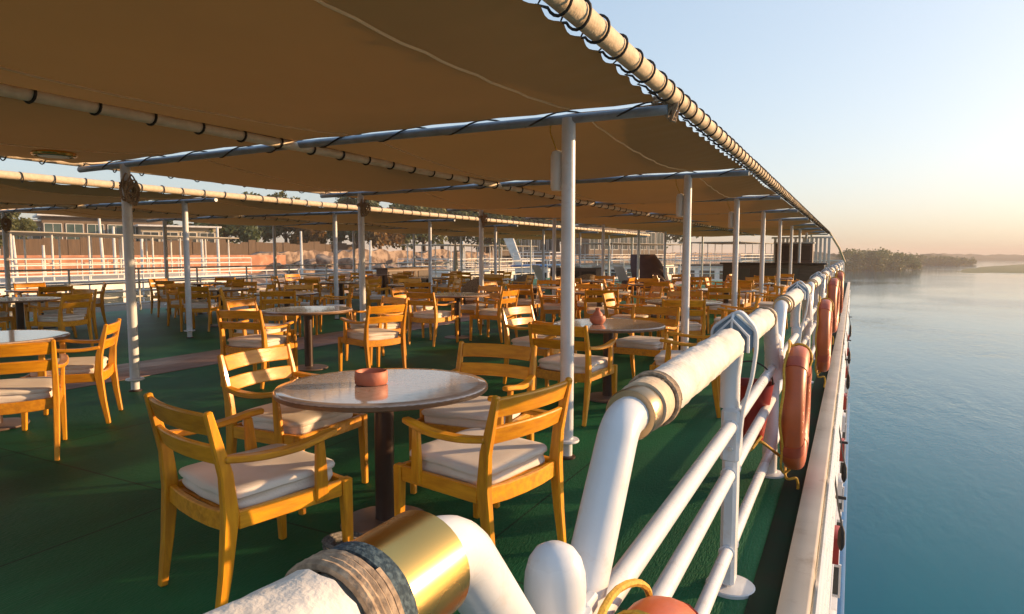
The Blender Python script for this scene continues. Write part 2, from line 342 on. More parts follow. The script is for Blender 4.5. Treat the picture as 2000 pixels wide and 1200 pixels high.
# fenders and stub bars sticking out over the water
k = 0
for y, z, ln in ((7.2, -1.45, .26), (9.6, -1.5, .26), (13.8, -1.0, .30), (18.5, -1.2, .34), (24.0, -1.1, .4)):
    f = thing('boat_fender', '%s dark fender hanging outside the ship over the water, counted from the camera' % ORD[k].replace('nearest', 'first'), 'fender', (-0.005, y, z), 0, 'fenders along the hull'); k += 1
    MB().lathe([(0.010, ln / 2), (0.022, ln / 2 - .03), (0.032, ln / 4), (0.034, -ln / 4), (0.026, -ln / 2 + .03), (0.01, -ln / 2)], (0, 0, 0), 12).build('body', M['black'], f)
    MB().tube([(0, 0, ln / 2), (-0.04, 0, ln / 2 + .2), (-0.14, 0, 1.0)], 0.01, 6).build('rope', M['greyrope'], f)
    MB().box((-0.02, 0.1, ln / 2 + .25), (0.10, 0.03, 0.03), 0.004).build('hook', M['black'], f)

# ------------------------------------------------------------------ guard railing along the water
XR, Y0, PER, MID, GAP, GAPN = -0.42, 0.98, 3.40, 1.80, 0.33, 0.32
def make_rail(name, label, first=False):
    t = thing(name, label, 'railing', (XR, Y0, 0), 0, 'railing sections along the water side')
    p = fillet([(0, .05, .70), (0, GAPN, 1.05), (0, PER - GAP, 1.05), (0, PER - .05, .70)], .045, 8)
    MB().tube(p, .042, 20).build('handrail', M['white'], t)
    for a, b in ((GAPN + .25, MID - .10), (MID + .10, PER - GAP - (.200 if first else .30))):
        ny = 70; sgn = random.random() * 9
        pts = [(0, a + (b - a) * i / ny, 1.05) for i in range(ny + 1)]
        def wob(i, an, sgn=sgn):
            y = i / ny
            sag = -0.04 * math.sin(an) if False else 0
            e = min(i, ny - i) / ny
            return (0.5 if e > .0 else .45) * 0 + 0.10 * noise.noise(Vector((math.cos(an) * 2.0, math.sin(an) * 2.0, y * 11 + an * .7 + sgn))) + 0.05 * noise.noise(Vector((math.cos(an) * 4, math.sin(an) * 4, y * 34 - an * 2 + sgn)))
        rr = [(.066 if first else .060) if 1 < i < ny - 1 else .052 for i in range(ny + 1)]
        pd = MB().tube(pts, rr, 28, wob=wob).build('padding', M['cloth'], t)
        e0, d = (a, -1) if a < MID / 2 + .2 else (b, 1)
        h = []
        for i in range(110):
            an = i / 110 * 2 * math.pi * 4.2; h.append((.063 * math.cos(an), e0 + d * (-.014 + .030 * i / 110), 1.05 + .063 * math.sin(an)))
        MB().tube(h, .0060, 7).build('rope_binding', M['rope'], pd)
        if not first:
            lo, hi = sorted((e0 + d * .022, e0 + d * .105)); MB().lathe([(.050, lo), (.0595, lo + .002), (.0595, hi - .002), (.050, hi)], (0, 0, 1.05), 36, 'Y').build('canvas_collar', M['cream'], pd)
            lo, hi = sorted((e0 + d * .104, e0 + d * .185)); MB().lathe([(.044, lo), (.055, lo), (.057, lo + .003), (.053, hi - .003), (.044, hi)], (0, 0, 1.05), 40, 'Y').build('brass_collar', M['bronze'], pd)
            continue
        lo, hi = sorted((e0 + d * .016, e0 + d * .040))
        MB().lathe([(.058, lo), (.0655, lo + .003), (.0655, hi - .001), (.058, hi)], (0, 0, 1.05), 36, 'Y').build('woven_band', M['navy'], pd)
        lo, hi = sorted((e0 + d * .039, e0 + d * .142))
        MB().lathe([(.044, lo), (.059, lo), (.062, lo + .003), (.062, hi - .003), (.059, hi), (.044, hi)], (0, 0, 1.05), 40, 'Y').build('brass_collar', M['gold'], pd)
    # end post with dome, between two sections
    e = MB(); e.lathe([(.045, 0.01), (.045, .79), (.052, .80), (.053, .84), (.051, .865), (.045, .887), (.034, .903), (.018, .912), (.001, .914)], (-.008, 0, 0), 28)
    ep = e.build('end_post', M['white'], t)
    MB().lathe([(.001, .0), (.085, .0), (.085, .012), (.05, .018), (.048, .018)], (0, 0, 0), 24).build('base_plate', M['white'], ep)
    c = MB(); c.lathe([(.054, .62), (.056, .625), (.056, .80), (.054, .805)], (0, 0, 0), 20)
    c.box((0.035, .045, .71), (.02, .05, .2)); c.build('clamp', M['white'], ep)
    # middle post with yoke and canvas hood
    p = MB(); p.loft([(0, MID, .02), (0, MID, .72)], .060, .098, (1, 0, 0), .016)
    po = p.build('post', M['white'], t)
    MB().lathe([(.001, 0), (.10, 0), (.10, .012), (.095, .016), (.001, .016)], (0.01, MID, 0), 28).build('base_plate', M['white'], po)
    MB().loft([(0, MID, .55), (0, MID, .775)], .074, .112, (1, 0, 0), .012).build('bracket', M['white'], po)
    MB().tube([(-.012, MID, .77), (-.012, MID, .90), (0, MID, 1.03)], .040, 16).build('saddle_tube', M['white'], po)
    for z in (.61, .72):
        for yy in (-.058,):
            MB().lathe([(.001, -.008), (.008, -.008), (.010, 0), (.010, .006)], (0.005, MID + yy, z), 10, 'Y').build('bolt', M['gold'] if False else M['white_far'], po)
    y = MB()
    prof = [(.030, .60), (.045, .78), (.075, .90), (.088, 1.02), (.088, 1.10), (.02, 1.178), (-.085, 1.10), (-.078, 1.02)]
    path = fillet([(a, MID - .02, b) for a, b in prof], .03, 4)
    y.loft(path, .05, .012, (0, 1, 0), .003); y.build('yoke', M['white'], t)
    hd = MB()
    cs = [(-.078, 1.03), (-.078, 1.095), (.0, 1.162), (.080, 1.095), (.080, 1.03)]
    r0 = [Vector((a * .8, MID - .075, b - .018)) for a, b in cs]; r1 = [Vector((a, MID - .035, b)) for a, b in cs]; r2 = [Vector((a, MID + .06, b)) for a, b in cs]; r3 = [Vector((a * .85, MID + .085, b - .012)) for a, b in cs]
    hd.rings([r0, r1, r2, r3]); ho = hd.build('canvas_hood', M['hood'], t)
    pi = MB(); q = [p_ + Vector((0, -.004, 0)) for p_ in r0]
    pi.tube(q, .006, 6); pi.tube([q[2], Vector((0, MID - .082, 1.04))], .005, 6); pi.tube([r0[2], r1[2], r2[2]], .006, 6); pi.tube(r1, .005, 6)
    pi.build('piping', M['white'], ho)
    for z in (.17, .50, .70):
        MB().tube([(0.0, .03, z), (0.0, MID - .02, z)], .027, 14).torus((0, MID - .055, z), .028, .0055, 'Y', 16, 6).torus((0, .05, z), .028, .0055, 'Y', 16, 6).build('guard_rail', M['white'], t)
        MB().tube([(0.0, MID + .02, z), (0.0, PER - .03, z)], .027, 14).torus((0, MID + .055, z), .028, .0055, 'Y', 16, 6).torus((0, PER - .05, z), .028, .0055, 'Y', 16, 6).build('guard_rail', M['white'], t)
    return t
rails = []
r_lab = ['foreground white railing section whose padded handrail runs out of the bottom',
         'white railing section with thick padded handrail and pointed canvas hood, right foreground',
         'white railing section beside the large edge-on lifebuoy', ]
for i in range(-1, 9):
    lab = r_lab[i + 1] if i + 1 < 3 else '%s white railing section counted from the camera along the water side' % ORD[i + 1]
    if i == -1: t = make_rail('guard_railing', lab, True)
    elif i == 0: t = make_rail('guard_railing', lab)
    else: t = copy_tree(rails[1])
    t['label'] = lab; t.location = (XR, Y0 + PER * i, 0); rails.append(t)
for o in list(rails[0].children):
    if o.name.startswith('end_post'):
        pass
# port side railing
pr = thing('port_railing', 'plain white rail far left along the other edge of the deck', 'railing', (-15.9, 0, 0))
for z in (.35, .70, 1.05): MB().tube([(0, -5, z), (0, 34, z)], .022, 8).build('rail', M['white_far'], pr)
for i in range(20): MB().tube([(0, 2 + i * 1.65, 0), (0, 2 + i * 1.65, 1.05)], .024, 8).build('post', M['white_far'], pr)
# bow railing
br = thing('bow_railing', 'white rail crossing the far end of the deck', 'railing', (0, 35, 0))
for z in (.4, .75, 1.1): MB().tube([(-15.9, 0, z), (-.4, 0, z)], .022, 8).build('rail', M['white_far'], br)
for i in range(11): MB().tube([(-.4 - i * 1.55, 0, 0), (-.4 - i * 1.55, 0, 1.1)], .024, 8).build('post', M['white_far'], br)

# lifebuoys
def make_buoy():
    t = thing('lifebuoy', 'x', 'lifebuoy', (0, 0, 0), 0, 'orange lifebuoys hung outside the railing')
    ring = []
    N, K = 48, 18
    for i in range(N):
        a = 2 * math.pi * i / N; rg = []
        for k in range(K):
            b = 2 * math.pi * k / K
            cx, cz = math.cos(b), math.sin(b)
            rad = .298 + .072 * math.copysign(abs(cx) ** .8, cx); ax = .062 * math.copysign(abs(cz) ** .8, cz)
            rg.append(Vector((ax, rad * math.cos(a), rad * math.sin(a))))
        ring.append(rg)
    m = MB(); m.rings(ring, closed=True); m.build('ring', M['orange'], t, 60)
    for q in range(4):
        a0 = q * math.pi / 2 + math.pi / 4; rg = []
        for i in range(5):
            a = a0 + (i - 2) * .055; r_ = []
            for k in range(K):
                b = 2 * math.pi * k / K; cx, cz = math.cos(b), math.sin(b)
                rad = .298 + .0755 * math.copysign(abs(cx) ** .8, cx); ax = .0655 * math.copysign(abs(cz) ** .8, cz)
                r_.append(Vector((ax, rad * math.cos(a), rad * math.sin(a))))
            rg.append(r_)
        MB().rings(rg).build('band', M['orange_band'], t, 60)
    pts = []
    for i in range(64):
        a = 2 * math.pi * i / 64; s_ = abs(math.sin(2 * (a - math.pi / 4)))
        rad = .352 + .045 * s_ ; pts.append(Vector((-.052 + .006 * math.sin(7 * a), rad * math.cos(a), rad * math.sin(a))))
    MB().tube(pts, .0075, 7, closed=True).build('grab_rope', M['yellow'], t)
    h = []
    for i in range(40):
        an = i / 40 * 2 * math.pi * 2.2; h.append(Vector((.070 * math.cos(an), -.02 + .035 * i / 40, .298 + .082 * math.sin(an))))
    MB().tube(h, .008, 7).build('lashing', M['yellow'], t)
    h = [Vector((-.02, .02, -.37)), Vector((-.05, .0, -.40)), Vector((-.03, -.03, -.43)), Vector((.02, -.01, -.41)), Vector((.03, .02, -.46)), Vector((.02, .03, -.52))]
    MB().tube(fillet(h, .02, 4), .008, 7).build('rope_end', M['yellow'], t)
    return t
bl = [((-.30, 1.07, .40), 'orange lifebuoy at the bottom edge with only its rope-bound top in view'),
      ((-.27, 4.22, .485), 'large orange lifebuoy seen edge-on in the middle of the railing'),
      ((-.235, 7.3, .58), 'second orange lifebuoy behind the large one, with yellow rope drooping'),
      ((-.22, 9.7, .72), 'third lifebuoy along the railing, purplish brown in shade'),
      ((-.20, 12.6, .74), 'farthest bright orange lifebuoy near the far end of the railing')]
b0 = None
for p, lb in bl:
    b = make_buoy() if b0 is None else copy_tree(b0)
    b0 = b0 or b; b.location = p; b['label'] = lb; b.rotation_euler = (R(random.uniform(-14, 14)), 0, R(random.uniform(-3, 3)))
# red bucket behind the post
t = thing('fire_bucket', 'red fire bucket hanging inside the railing behind the large lifebuoy', 'bucket', (-.52, 4.05, .30))
MB().lathe([(.001, 0), (.085, 0), (.135, .34), (.14, .345), (.132, .342), (.08, .01), (.001, .01)], (0, 0, 0), 24).build('body', M['red'], t)
MB().torus((0, 0, .34), .13, .005, 'Y', 18, 6, (0, math.pi)).build('handle', M['black'], t)
o = MB().tube(fillet([(-.44, 4.0, .34), (-.49, 3.86, .27), (-.60, 3.8, .25), (-.66, 3.9, .26), (-.56, 4.02, .27), (-.44, 3.95, .33), (-.36, 4.1, .22), (-.3, 4.2, .14)], .06, 5), .009, 7).build('rope_loop', M['yellow'])
tag(o, 'yellow rope looped through the lowest rail beside the large lifebuoy', 'rope')

# ------------------------------------------------------------------ canopies
BAY, YB = 3.54, 4.10
HB = 2.30     # beam height
def post(parent, x, y, h, lean=0.0, hi=True):
    p = MB(); p.lathe([(.040, .0), (.040, .12), (.046, .125), (.046, h)], (x, y, 0), 18 if hi else 10)
    po = p.build('support_post', M['white'], parent)
    MB().lathe([(.044, .115), (.085, .115), (.088, .12), (.085, .132), (.044, .136)], (x, y, 0), 18).build('flange', M['white'], po)
    MB().lathe([(.001, .0), (.062, .0), (.062, .012), (.04, .02)], (x, y, 0), 14).build('foot', M['pedestal'], po)
    return po
def loop_mesh(mb, x, y, z, r, side, ex):
    """rope loop round an edge tube at (x,z) with a tail to the canvas at x+side*ex"""
    pts = []; a0 = math.pi if side < 0 else 0.0
    yj = y + random.uniform(-.022, .022); lean = random.uniform(-.012, .02); slack = random.uniform(0, .012)
    for i in range(17):
        a = a0 + 0.5 + (2 * math.pi - 1.0) * i / 16
        pts.append(Vector((x + (r + .010) * math.cos(a), yj + (.018 + lean) * math.sin(a / 2 + y * 3), z + (r + .010 - slack * math.sin(a)) * math.sin(a))))
    tip = Vector((x + side * ex, y + .01, z - .012))
    pts = [tip] + pts + [tip + Vector((0, .015, 0))]
    mb.tube(pts, [.0065 if 0 < q < len(pts) - 1 else .003 for q in range(len(pts))], 6)
def canopy(name, label, x0, x1, xm, rows, n0, n1, yb, hb, step, lead, loopsides, fine):
    t = thing(name, label, 'canopy', (0, 0, 0))
    y0, y1 = yb + BAY * n0, yb + BAY * n1
    XL, XRt = x0, x1
    zt = hb + .05
    for i in range(n0, n1):
        a, b = yb + BAY * i + .05, yb + BAY * (i + 1) - .05
        near = i in fine
        nv = int((b - a) / (step / 6)) if near else 20
        nu = 44 if near else 18
        sag = .15 + random.uniform(-.03, .03)
        def fn(u, v, a=a, b=b, sag=sag, i=i, near=near):
            y = a + (b - a) * v
            ph = ((y - yb) / step) % 1.0; sc_ = abs(math.sin(math.pi * ph))
            r_in = .068 + .020 * sc_ if near else .078
            x = XL + r_in + (XRt - XL - 2 * r_in) * u
            dl, dr = (x - XL), (XRt - x)
            ux = abs(x - xm) / (XRt - xm)
            z = zt - .012 - sag * 4 * v * (1 - v) * (0.04 + .96 * math.sin(math.pi * min(1, abs(2 * u - 1))) ** .7) * (1 - .0 * ux)
            z += .022 * noise.noise(Vector((x * .9, y * .9, i))) * min(1, abs(x - xm) / .5)
            for d in (dl, dr):
                wv = math.cos(2 * math.pi * ph) * math.exp(-d / .22) * .010
                z += wv if near else 0
            e = min(v, 1 - v) * (b - a); z += math.cos(x * 2 * math.pi / .55) * .004 * math.exp(-e / .15)
            return (x, y, z)
        pn = MB().grid(fn, nu, nv).build('canvas_panel', M['canopy'], t, 80)
        if near:
            for xs in ((XRt - .62), (xm + .70), (xm - 1.4)):
                u = (xs - XL - .09) / (XRt - XL - .18)
                pts = [Vector(fn(u, j / 24)) + Vector((0, 0, -.006)) for j in range(1, 24)]
                MB().tube(pts, .006, 5).build('seam', M['seam'], pn)
    for i in range(n0, n1 + 1):
        y = yb + BAY * i
        hi = abs(y - 6) < 12
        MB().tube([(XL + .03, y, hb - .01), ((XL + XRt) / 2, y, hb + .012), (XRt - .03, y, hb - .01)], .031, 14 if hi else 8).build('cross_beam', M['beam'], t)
        if hi:
            n = int((XRt - XL) / .62); h = []
            for q in range(n * 10 + 1):
                an = 2 * math.pi * q / 10; h.append((XL + .1 + (XRt - XL - .2) * q / (n * 10), y + .039 * math.sin(an), hb + .002 + .039 * math.cos(an) + .008))
            MB().tube(h, .0065, 5).build('beam_lacing', M['blackrope'], t)
    for x, rr, m_ in ((XRt, .049, 'cream'), (XL, .045, 'cream'), (xm, .036, 'ridge')):
        z = zt + (.02 if x != xm else -.055)
        ys = [y0 - .4 + (y1 - y0 + .6) * q / 30 for q in range(31)]
        MB().tube([(x, yy, z) for yy in ys], rr, 16).build('edge_tube' if x != xm else 'ridge_tube', M[m_], t)
    cnt = 0; rest = MB()
    for side, x in ((-1, XRt), (1, XL)):
        if x == XL and not loopsides[0]: continue
        st = step if side == -1 else step * 1.6
        n = int((y1 - y0) / st)
        for q in range(n):
            y = yb - 1 * BAY + st * q
            if y > y1: break
            if cnt < 95 and y < (22 if side == -1 else 14):
                mb = MB(); loop_mesh(mb, x, y, zt + .02, .049, side, .10); mb.build('rope_loop', M['blackrope'], t); cnt += 1
            else: loop_mesh(rest, x, y, zt + .02, .049, side, .10)
    if rest.v: tag(rest.build('far_rope_loops', M['blackrope'], t), kind='stuff')
    mb = MB(); h = []; nt_ = int((y1 - y0) / .36)
    for q in range(nt_):
        for k in range(13):
            an = math.pi / 2 + 2 * math.pi * k / 12
            h.append((xm + .043 * math.cos(an), y0 + .36 * q + .05 * k / 12, zt - .055 + .043 * math.sin(an)))
        h.append((xm, y0 + .36 * (q + .6), zt - .012))
    mb.tube(h, .0085, 5)
    mb.build('ridge_lacing', M['blackrope'], t)
    for x in rows:
        for i in range(n0 + 1, n1 + 1):
            y = yb + BAY * i
            po = post(t, x, y, hb, hi=y < 16)
    return t
can1 = canopy('deck_canopy', 'near brown canvas canopy laced to cream tubes, overhead and along the water side', -7.30, -1.02, -4.15, (-1.71, -6.50), -2, 8, YB, HB, .222, 0, (True, True), (-1, 0, 1))
can2 = canopy('deck_canopy', 'farther brown canvas canopy on the left beyond the strip of sky', -16.2, -9.05, -12.6, (-9.85, -15.5), -1, 8, YB - .45, HB - .02, .36, 0, (False, True), (0, 1))

# rope bundles, lamps hung at the posts
def rope_bundle(x, y, z, label, s=1.0):
    mb = MB()
    for i in range(14):
        a = random.uniform(0, 6.28); rr = (.028 + random.uniform(0, .045)) * s; off = random.uniform(-.05, .03); pts = []
        for k in range(20):
            b = 2 * math.pi * k / 20
            pts.append(Vector((.065 + .02 * math.cos(a) + .03 * math.sin(b + a), rr * math.cos(b), rr * 1.5 * math.sin(b) * (1 + .25 * math.sin(2 * b + a)) + random.uniform(-.012, .012) + off)))
        mb.tube(pts, .008, 6, closed=True)
    mb.torus((0, 0, .06), .052, .011, 'Z', 16, 6); mb.torus((0, 0, .035), .053, .011, 'Z', 16, 6)
    o = mb.build('rope_bundle', M['rope']); o.location = (x, y, z); tag(o, label, 'rope', 'rope bundles tied to the canopy posts'); return o
rope_bundle(-6.5, YB, 2.05, 'tan rope bundle tied high on the left foreground canopy post', 1.15)
rope_bundle(-6.5, YB + BAY, 2.08, 'rope bundle on the second inner post of the near canopy, beside the strip of sky')
rope_bundle(-6.5, YB + 2 * BAY, 2.08, 'rope bundle on the third inner post of the near canopy')
rope_bundle(-15.5, YB - .45 + BAY, 2.02, 'dark rope bundle on the post at the far left edge', 1.2)
rope_bundle(-1.10, YB + .03, 2.31, 'brown rope knot where the near cross beam meets the outer edge tube', .5)
def speaker(x, y, z, label):
    t = thing('deck_lamp', label, 'lamp', (x, y, z), 0, 'lamps hung beside the water-side posts')
    MB().lathe([(.001, -.13), (.035, -.13), (.045, -.11), (.045, .10), (.035, .13), (.012, .14), (.001, .14)], (0, 0, 0), 16).build('lamp_body', M['lampglass'], t)
    MB().tube(fillet([(0, 0, .13), (-.03, 0, .20), (-.06, 0, .28), (-.03, .0, .36)], .04, 4), .005, 6).build('cord', M['yellow'], t)
    MB().box((.03, 0, .0), (.05, .03, .06)).build('bracket', M['white'], t)
for i, yy in enumerate((YB, YB + BAY, YB + 2 * BAY)):
    speaker(-1.80, yy + .02, 1.96, ['white cylindrical lamp hung on the tall foreground post', 'white cylindrical lamp on the second post along the water', 'white cylindrical lamp on the third post along the water'][i])
t = thing('ceiling_fitting', 'round green and brass ceiling light under the near canopy at the left edge', 'lamp', (-5.75, 3.05, 2.215))
MB().lathe([(.001, -.03), (.11, -.03), (.12, -.015), (.12, -.01), (.001, -.01)], (0, 0, 0), 24).build('cover', M['greenplastic'], t)
MB().torus((0, 0, -.01), .14, .018, 'Z', 28, 8).build('rim', M['gold'], t)
# leaning stay at the far corner
o = MB().tube([(-.98, 32.5, 2.36), (-.60, 33.4, 1.7), (-.36, 34.4, 1.05)], .05, 10).build('canopy_stay', M['cream']); tag(o, 'leaning cream stay pole at the far outer corner of the canopy', 'pole')

# ------------------------------------------------------------------ furniture
def make_chair():
    t = thing('armchair', 'x', 'chair', (0, 0, 0), 0, 'ochre wooden armchairs round the deck tables')
    for s in (-1, 1):
        MB().loft([(s * .243, -.315, 0), (s * .250, -.285, .20), (s * .255, -.262, .42), (s * .257, -.275, .58), (s * .258, -.335, .83)], [.030, .036, .040, .036, .028], [.034, .046, .062, .050, .030], (1, 0, 0), .006).build('rear_post', M['wood'], t)
        MB().loft([(s * .268, .262, 0), (s * .268, .255, .24), (s * .268, .250, .432)], [.032, .040, .045], [.034, .044, .050], (1, 0, 0), .006).build('front_leg', M['wood'], t)
        MB().loft([(s * .276, .125, .372), (s * .283, .118, .52), (s * .288, .112, .635)], [.026, .026, .026], [.062, .050, .036], (1, 0, 0), .005).build('arm_post', M['wood'], t)
        ap = [(s * .262, -.282, .642), (s * .284, -.15, .628), (s * .300, .0, .632), (s * .298, .12, .650), (s * .285, .19, .655)]
        pts = []
        for i in range(len(ap) - 1):
            for k in range(4):
                f = k / 4; p0, p1, p2, p3 = [Vector(ap[max(0, min(len(ap) - 1, i + d))]) for d in (-1, 0, 1, 2)]
                pts.append(.5 * ((2 * p1) + (p2 - p0) * f + (2 * p0 - 5 * p1 + 4 * p2 - p3) * f * f + (3 * p1 - p0 - 3 * p2 + p3) * f ** 3))
        pts.append(Vector(ap[-1])); m = len(pts)
        MB().loft(pts, [.034 + .022 * math.sin(math.pi * (.15 + .8 * i / (m - 1))) for i in range(m)], [.026] * m, (1, 0, 0), .008).build('arm', M['wood_y'], t)
    sf = MB()
    for s in (-1, 1): sf.loft([(s * .258, -.235, .395), (s * .268, .225, .395)], .026, .070, (1, 0, 0), .004)
    sf.loft([(-.245, .252, .395), (.245, .252, .395)], .028, .068, (0, 1, 0), .004)
    sf.loft([(-.236, -.262, .392), (-.12, -.272, .385), (0, -.275, .383), (.12, -.272, .385), (.236, -.262, .392)], .026, .075, (0, 1, 0), .004)
    sf.box((0, -.01, .405), (.47, .46, .012), .003)
    sf.build('seat_frame', M['wood_y'], t)
    for z, h, y in ((.775, .088, -.318), (.655, .080, -.290)):
        pts = [(x_ * .242, y - .034 * (1 - x_ * x_), z + .004 * (1 - x_ * x_)) for x_ in [-1 + 2 * i / 10 for i in range(11)]]
        MB().loft(pts, .021, h, (0, 1, .28), .006).build('back_slat', M['wood_x'], t)
    return t
def cushion_mesh(seed):
    def fn(q):
        p = Vector((q.x * 5, q.y * 5, seed * 7.3)); d = .007 * noise.noise(p * .8) + .002 * noise.noise(p * 2.0)
        k = 1 + .03 * noise.noise(Vector((q.x * 9, q.y * 9, seed + q.z * 40)))
        z = q.z * (1.0 - .10 * (q.x ** 2 + q.y ** 2) * 8) + (d if q.z > 0 else 0)
        sx = 1 + .02 * (1 if q.z > .01 else (-1 if q.z < -.01 else 0))
        # pinched seam line round the side
        s = max(abs(q.x) / .235, abs(q.y) / .235)
        if s > .93 and abs(q.z) < .012: k *= .975
        return Vector((q.x * k * sx, q.y * k * sx, z))
    return MB().super((0, 0, 0), (.485, .485, .098), 9, 14, fn)
cush_data = []
proto = make_chair()
c0 = cushion_mesh(1).build('cushion', M['cushion'], proto, 70); c0.location = (0, -.003, .458); cush_data.append(c0.data)
pts = []
for i in range(64):
    a = 2 * math.pi * i / 64; k = 1 / (abs(math.cos(a)) ** 8 + abs(math.sin(a)) ** 8) ** (1 / 8); pts.append((.238 * k * math.cos(a), .238 * k * math.sin(a), .018 + .003 * math.sin(5 * a)))
MB().tube(pts, .0045, 6, closed=True).build('piping', M['cushion'], c0)
for s in (2, 3, 4):
    o = cushion_mesh(s).build('cushion', M['cushion'], None, 70); cush_data.append(o.data); bpy.data.objects.remove(o)
used_proto = False
def chair(x, y, face, label):
    """face = heading of the sitter in degrees, 0 = +Y, clockwise"""
    global used_proto
    c = copy_tree(proto) if used_proto else proto
    used_proto = True
    c.location = (x, y, 0); c.rotation_euler = (0, 0, -R(face)); c['label'] = label
    for ch in c.children:
        if ch.name.startswith('cushion'):
            ch.data = random.choice(cush_data); ch.rotation_euler = (R(random.uniform(-1, 1)), R(random.uniform(-1, 1)), R(random.choice((0, 90, 180, 270)) + random.uniform(-3, 3)))
    return c
def make_table():
    t = thing('round_table', 'x', 'table', (0, 0, 0), 0, 'round pedestal tables on the deck')
    MB().lathe([(.001, .700), (.515, .700), (.530, .704), (.537, .712), (.537, .724), (.533, .731), (.525, .734)] + [(.525 * (1 - k / 12) + .001, .734 - .0027 * (1 - (1 - k / 12) ** 2)) for k in range(1, 13)], (0, 0, 0), 96).build('tabletop', M['tabletop'], t, 50)  # shallow dish added to spread the sky reflection across the top
    MB().lathe([(.5345, .7035), (.5395, .708), (.5395, .722), (.5345, .7275), (.5345, .7035)], (0, 0, 0), 72).build('rim', M['rimwood'], t)
    MB().lathe([(.001, .03), (.052, .03), (.050, .05), (.050, .69), (.001, .69)], (0, 0, 0), 24).build('pedestal', M['pedestal'], t)
    MB().lathe([(.16, .69), (.16, .699), (.001, .699)], (0, 0, 0), 20).build('mounting_plate', M['pedestal'], t)
    MB().lathe([(.001, 0), (.225, 0), (.23, .006), (.225, .016), (.09, .030), (.001, .032)], (0, 0, 0), 36).build('base', M['base'], t)
    return t
tp = make_table(); tused = False
def table(x, y, label):
    global tused
    t = copy_tree(tp) if tused else tp
    tused = True; t.location = (x, y, 0); t.rotation_euler = (0, 0, random.uniform(0, 6)); t['label'] = label; return t
def table_set(x, y, tlabel, tref, sides=None, jit=.07, rot=0):
    table(x, y, tlabel)
    d = sides or {}
    names = {'near': ((.0, -.74), 0, 'near side'), 'far': ((0, .74), 180, 'far side'), 'right': ((.74, 0), 270, 'water side'), 'left': ((-.74, 0), 90, 'left side')}
    for k, (off, f, nm) in names.items():
        if k in d:
            if d[k] is None: continue
            px, py, fc = d[k]
        else:
            a = R(rot); ox = off[0] * math.cos(a) - off[1] * math.sin(a); oy = off[0] * math.sin(a) + off[1] * math.cos(a)
            px, py, fc = x + ox + random.uniform(-jit, jit), y + oy + random.uniform(-jit, jit), f - rot + random.uniform(-12, 12)
        chair(px, py, fc, 'wooden armchair on the %s of the %s' % (nm, tref))

table_set(-2.12, 2.64, 'large round table in the foreground with the terracotta ashtray', 'foreground table with the ashtray',
          {'near': (-2.24, 1.94, 12), 'right': (-1.53, 2.60, 282), 'left': (-2.86, 2.78, 88), 'far': (-1.99, 3.33, 176)})
tp.rotation_euler = (R(-.85), R(-.65), 0)   # table tilt added so its top mirrors the sky between the canopies
table_set(-2.08, 6.02, 'round table with the terracotta pot, behind the tall foreground post', 'table with the terracotta pot',
          {'near': (-2.12, 5.25, 4), 'right': (-1.32, 5.92, 262), 'left': (-2.95, 6.35, 100), 'far': (-1.95, 6.80, 186)})
table_set(-5.90, 5.92, 'round table behind the foreground one, between the two inner canopy posts', 'table between the two inner canopy posts',
          {'near': (-5.72, 5.02, -12), 'right': (-5.02, 6.05, 286), 'left': (-6.60, 5.85, 80), 'far': (-5.55, 6.75, 195)})
table_set(-6.17, 2.71, 'round table with pale blue sheen cut by the left edge', 'table cut by the left edge',
          {'near': (-6.1, 1.9, 5), 'right': (-5.15, 2.38, 300), 'left': None, 'far': (-5.83, 3.12, 222)})
for i, yy in enumerate((9.4, 12.9, 16.4, 19.9)):
    table_set(-2.1 + random.uniform(-.15, .1), yy, '%s round table from the camera in the row along the water railing' % ORD[i + 2], '%s table along the water railing' % ORD[i + 2], rot=random.uniform(-14, 14))
for i, yy in enumerate((9.3, 12.3, 15.8)):
    table_set(-5.9 + random.uniform(-.15, .15), yy, '%s round table from the camera in the row left of centre under the near canopy' % ORD[i + 2], '%s table in the near canopy inner row' % ORD[i + 2], rot=random.uniform(-16, 16))
for i, yy in enumerate((5.3, 8.7, 12.2, 15.7, 19.2)):
    table_set(-11.0 + random.uniform(-.2, .2), yy, '%s round table from the camera in the right row under the far canopy' % ORD[i].replace('nearest', 'first'), '%s table in the far canopy right row' % ORD[i].replace('nearest', 'first'), rot=random.uniform(-20, 20))
for i, yy in enumerate((6.9, 10.3, 13.8, 17.4)):
    table_set(-13.7 + random.uniform(-.2, .2), yy, '%s round table from the camera in the left row under the far canopy' % ORD[i].replace('nearest', 'first'), '%s table in the far canopy left row' % ORD[i].replace('nearest', 'first'), rot=random.uniform(-20, 20))

for i, yy in enumerate((11.1, 14.6, 18.2)):
    table_set(-4.0 + random.uniform(-.15, .15), yy, '%s round table in the middle row under the near canopy ridge' % ['first', 'second', 'third'][i], '%s table under the near canopy ridge' % ['first', 'second', 'third'][i], rot=random.uniform(20, 60))
for i, yy in enumerate((8.3, 11.9, 15.6)):
    table_set(-8.75 + random.uniform(-.1, .1), yy, '%s round table beside the pink walkway between the two canopies' % ['first', 'second', 'third'][i], '%s table beside the pink walkway' % ['first', 'second', 'third'][i], rot=random.uniform(20, 60))
def ashtray(name, x, y, z, s, label):
    mb = MB().lathe([(.001, 0), (.078, 0), (.083, .004), (.085, .035), (.083, .064), (.079, .068), (.073, .066), (.066, .030), (.001, .026)], (0, 0, 0), 40)
    o = mb.build(name, M['terracotta'], sharp=50); o.location = (x, y, z); o.scale = (s, s, s); return tag(o, label, 'ashtray')
ashtray('ashtray', -2.19, 2.63, .734, 1.0, 'terracotta ashtray on the foreground table')
t = thing('clay_pot', 'small lidded terracotta pot on the table behind the tall post', 'pot', (-2.16, 5.93, .734))
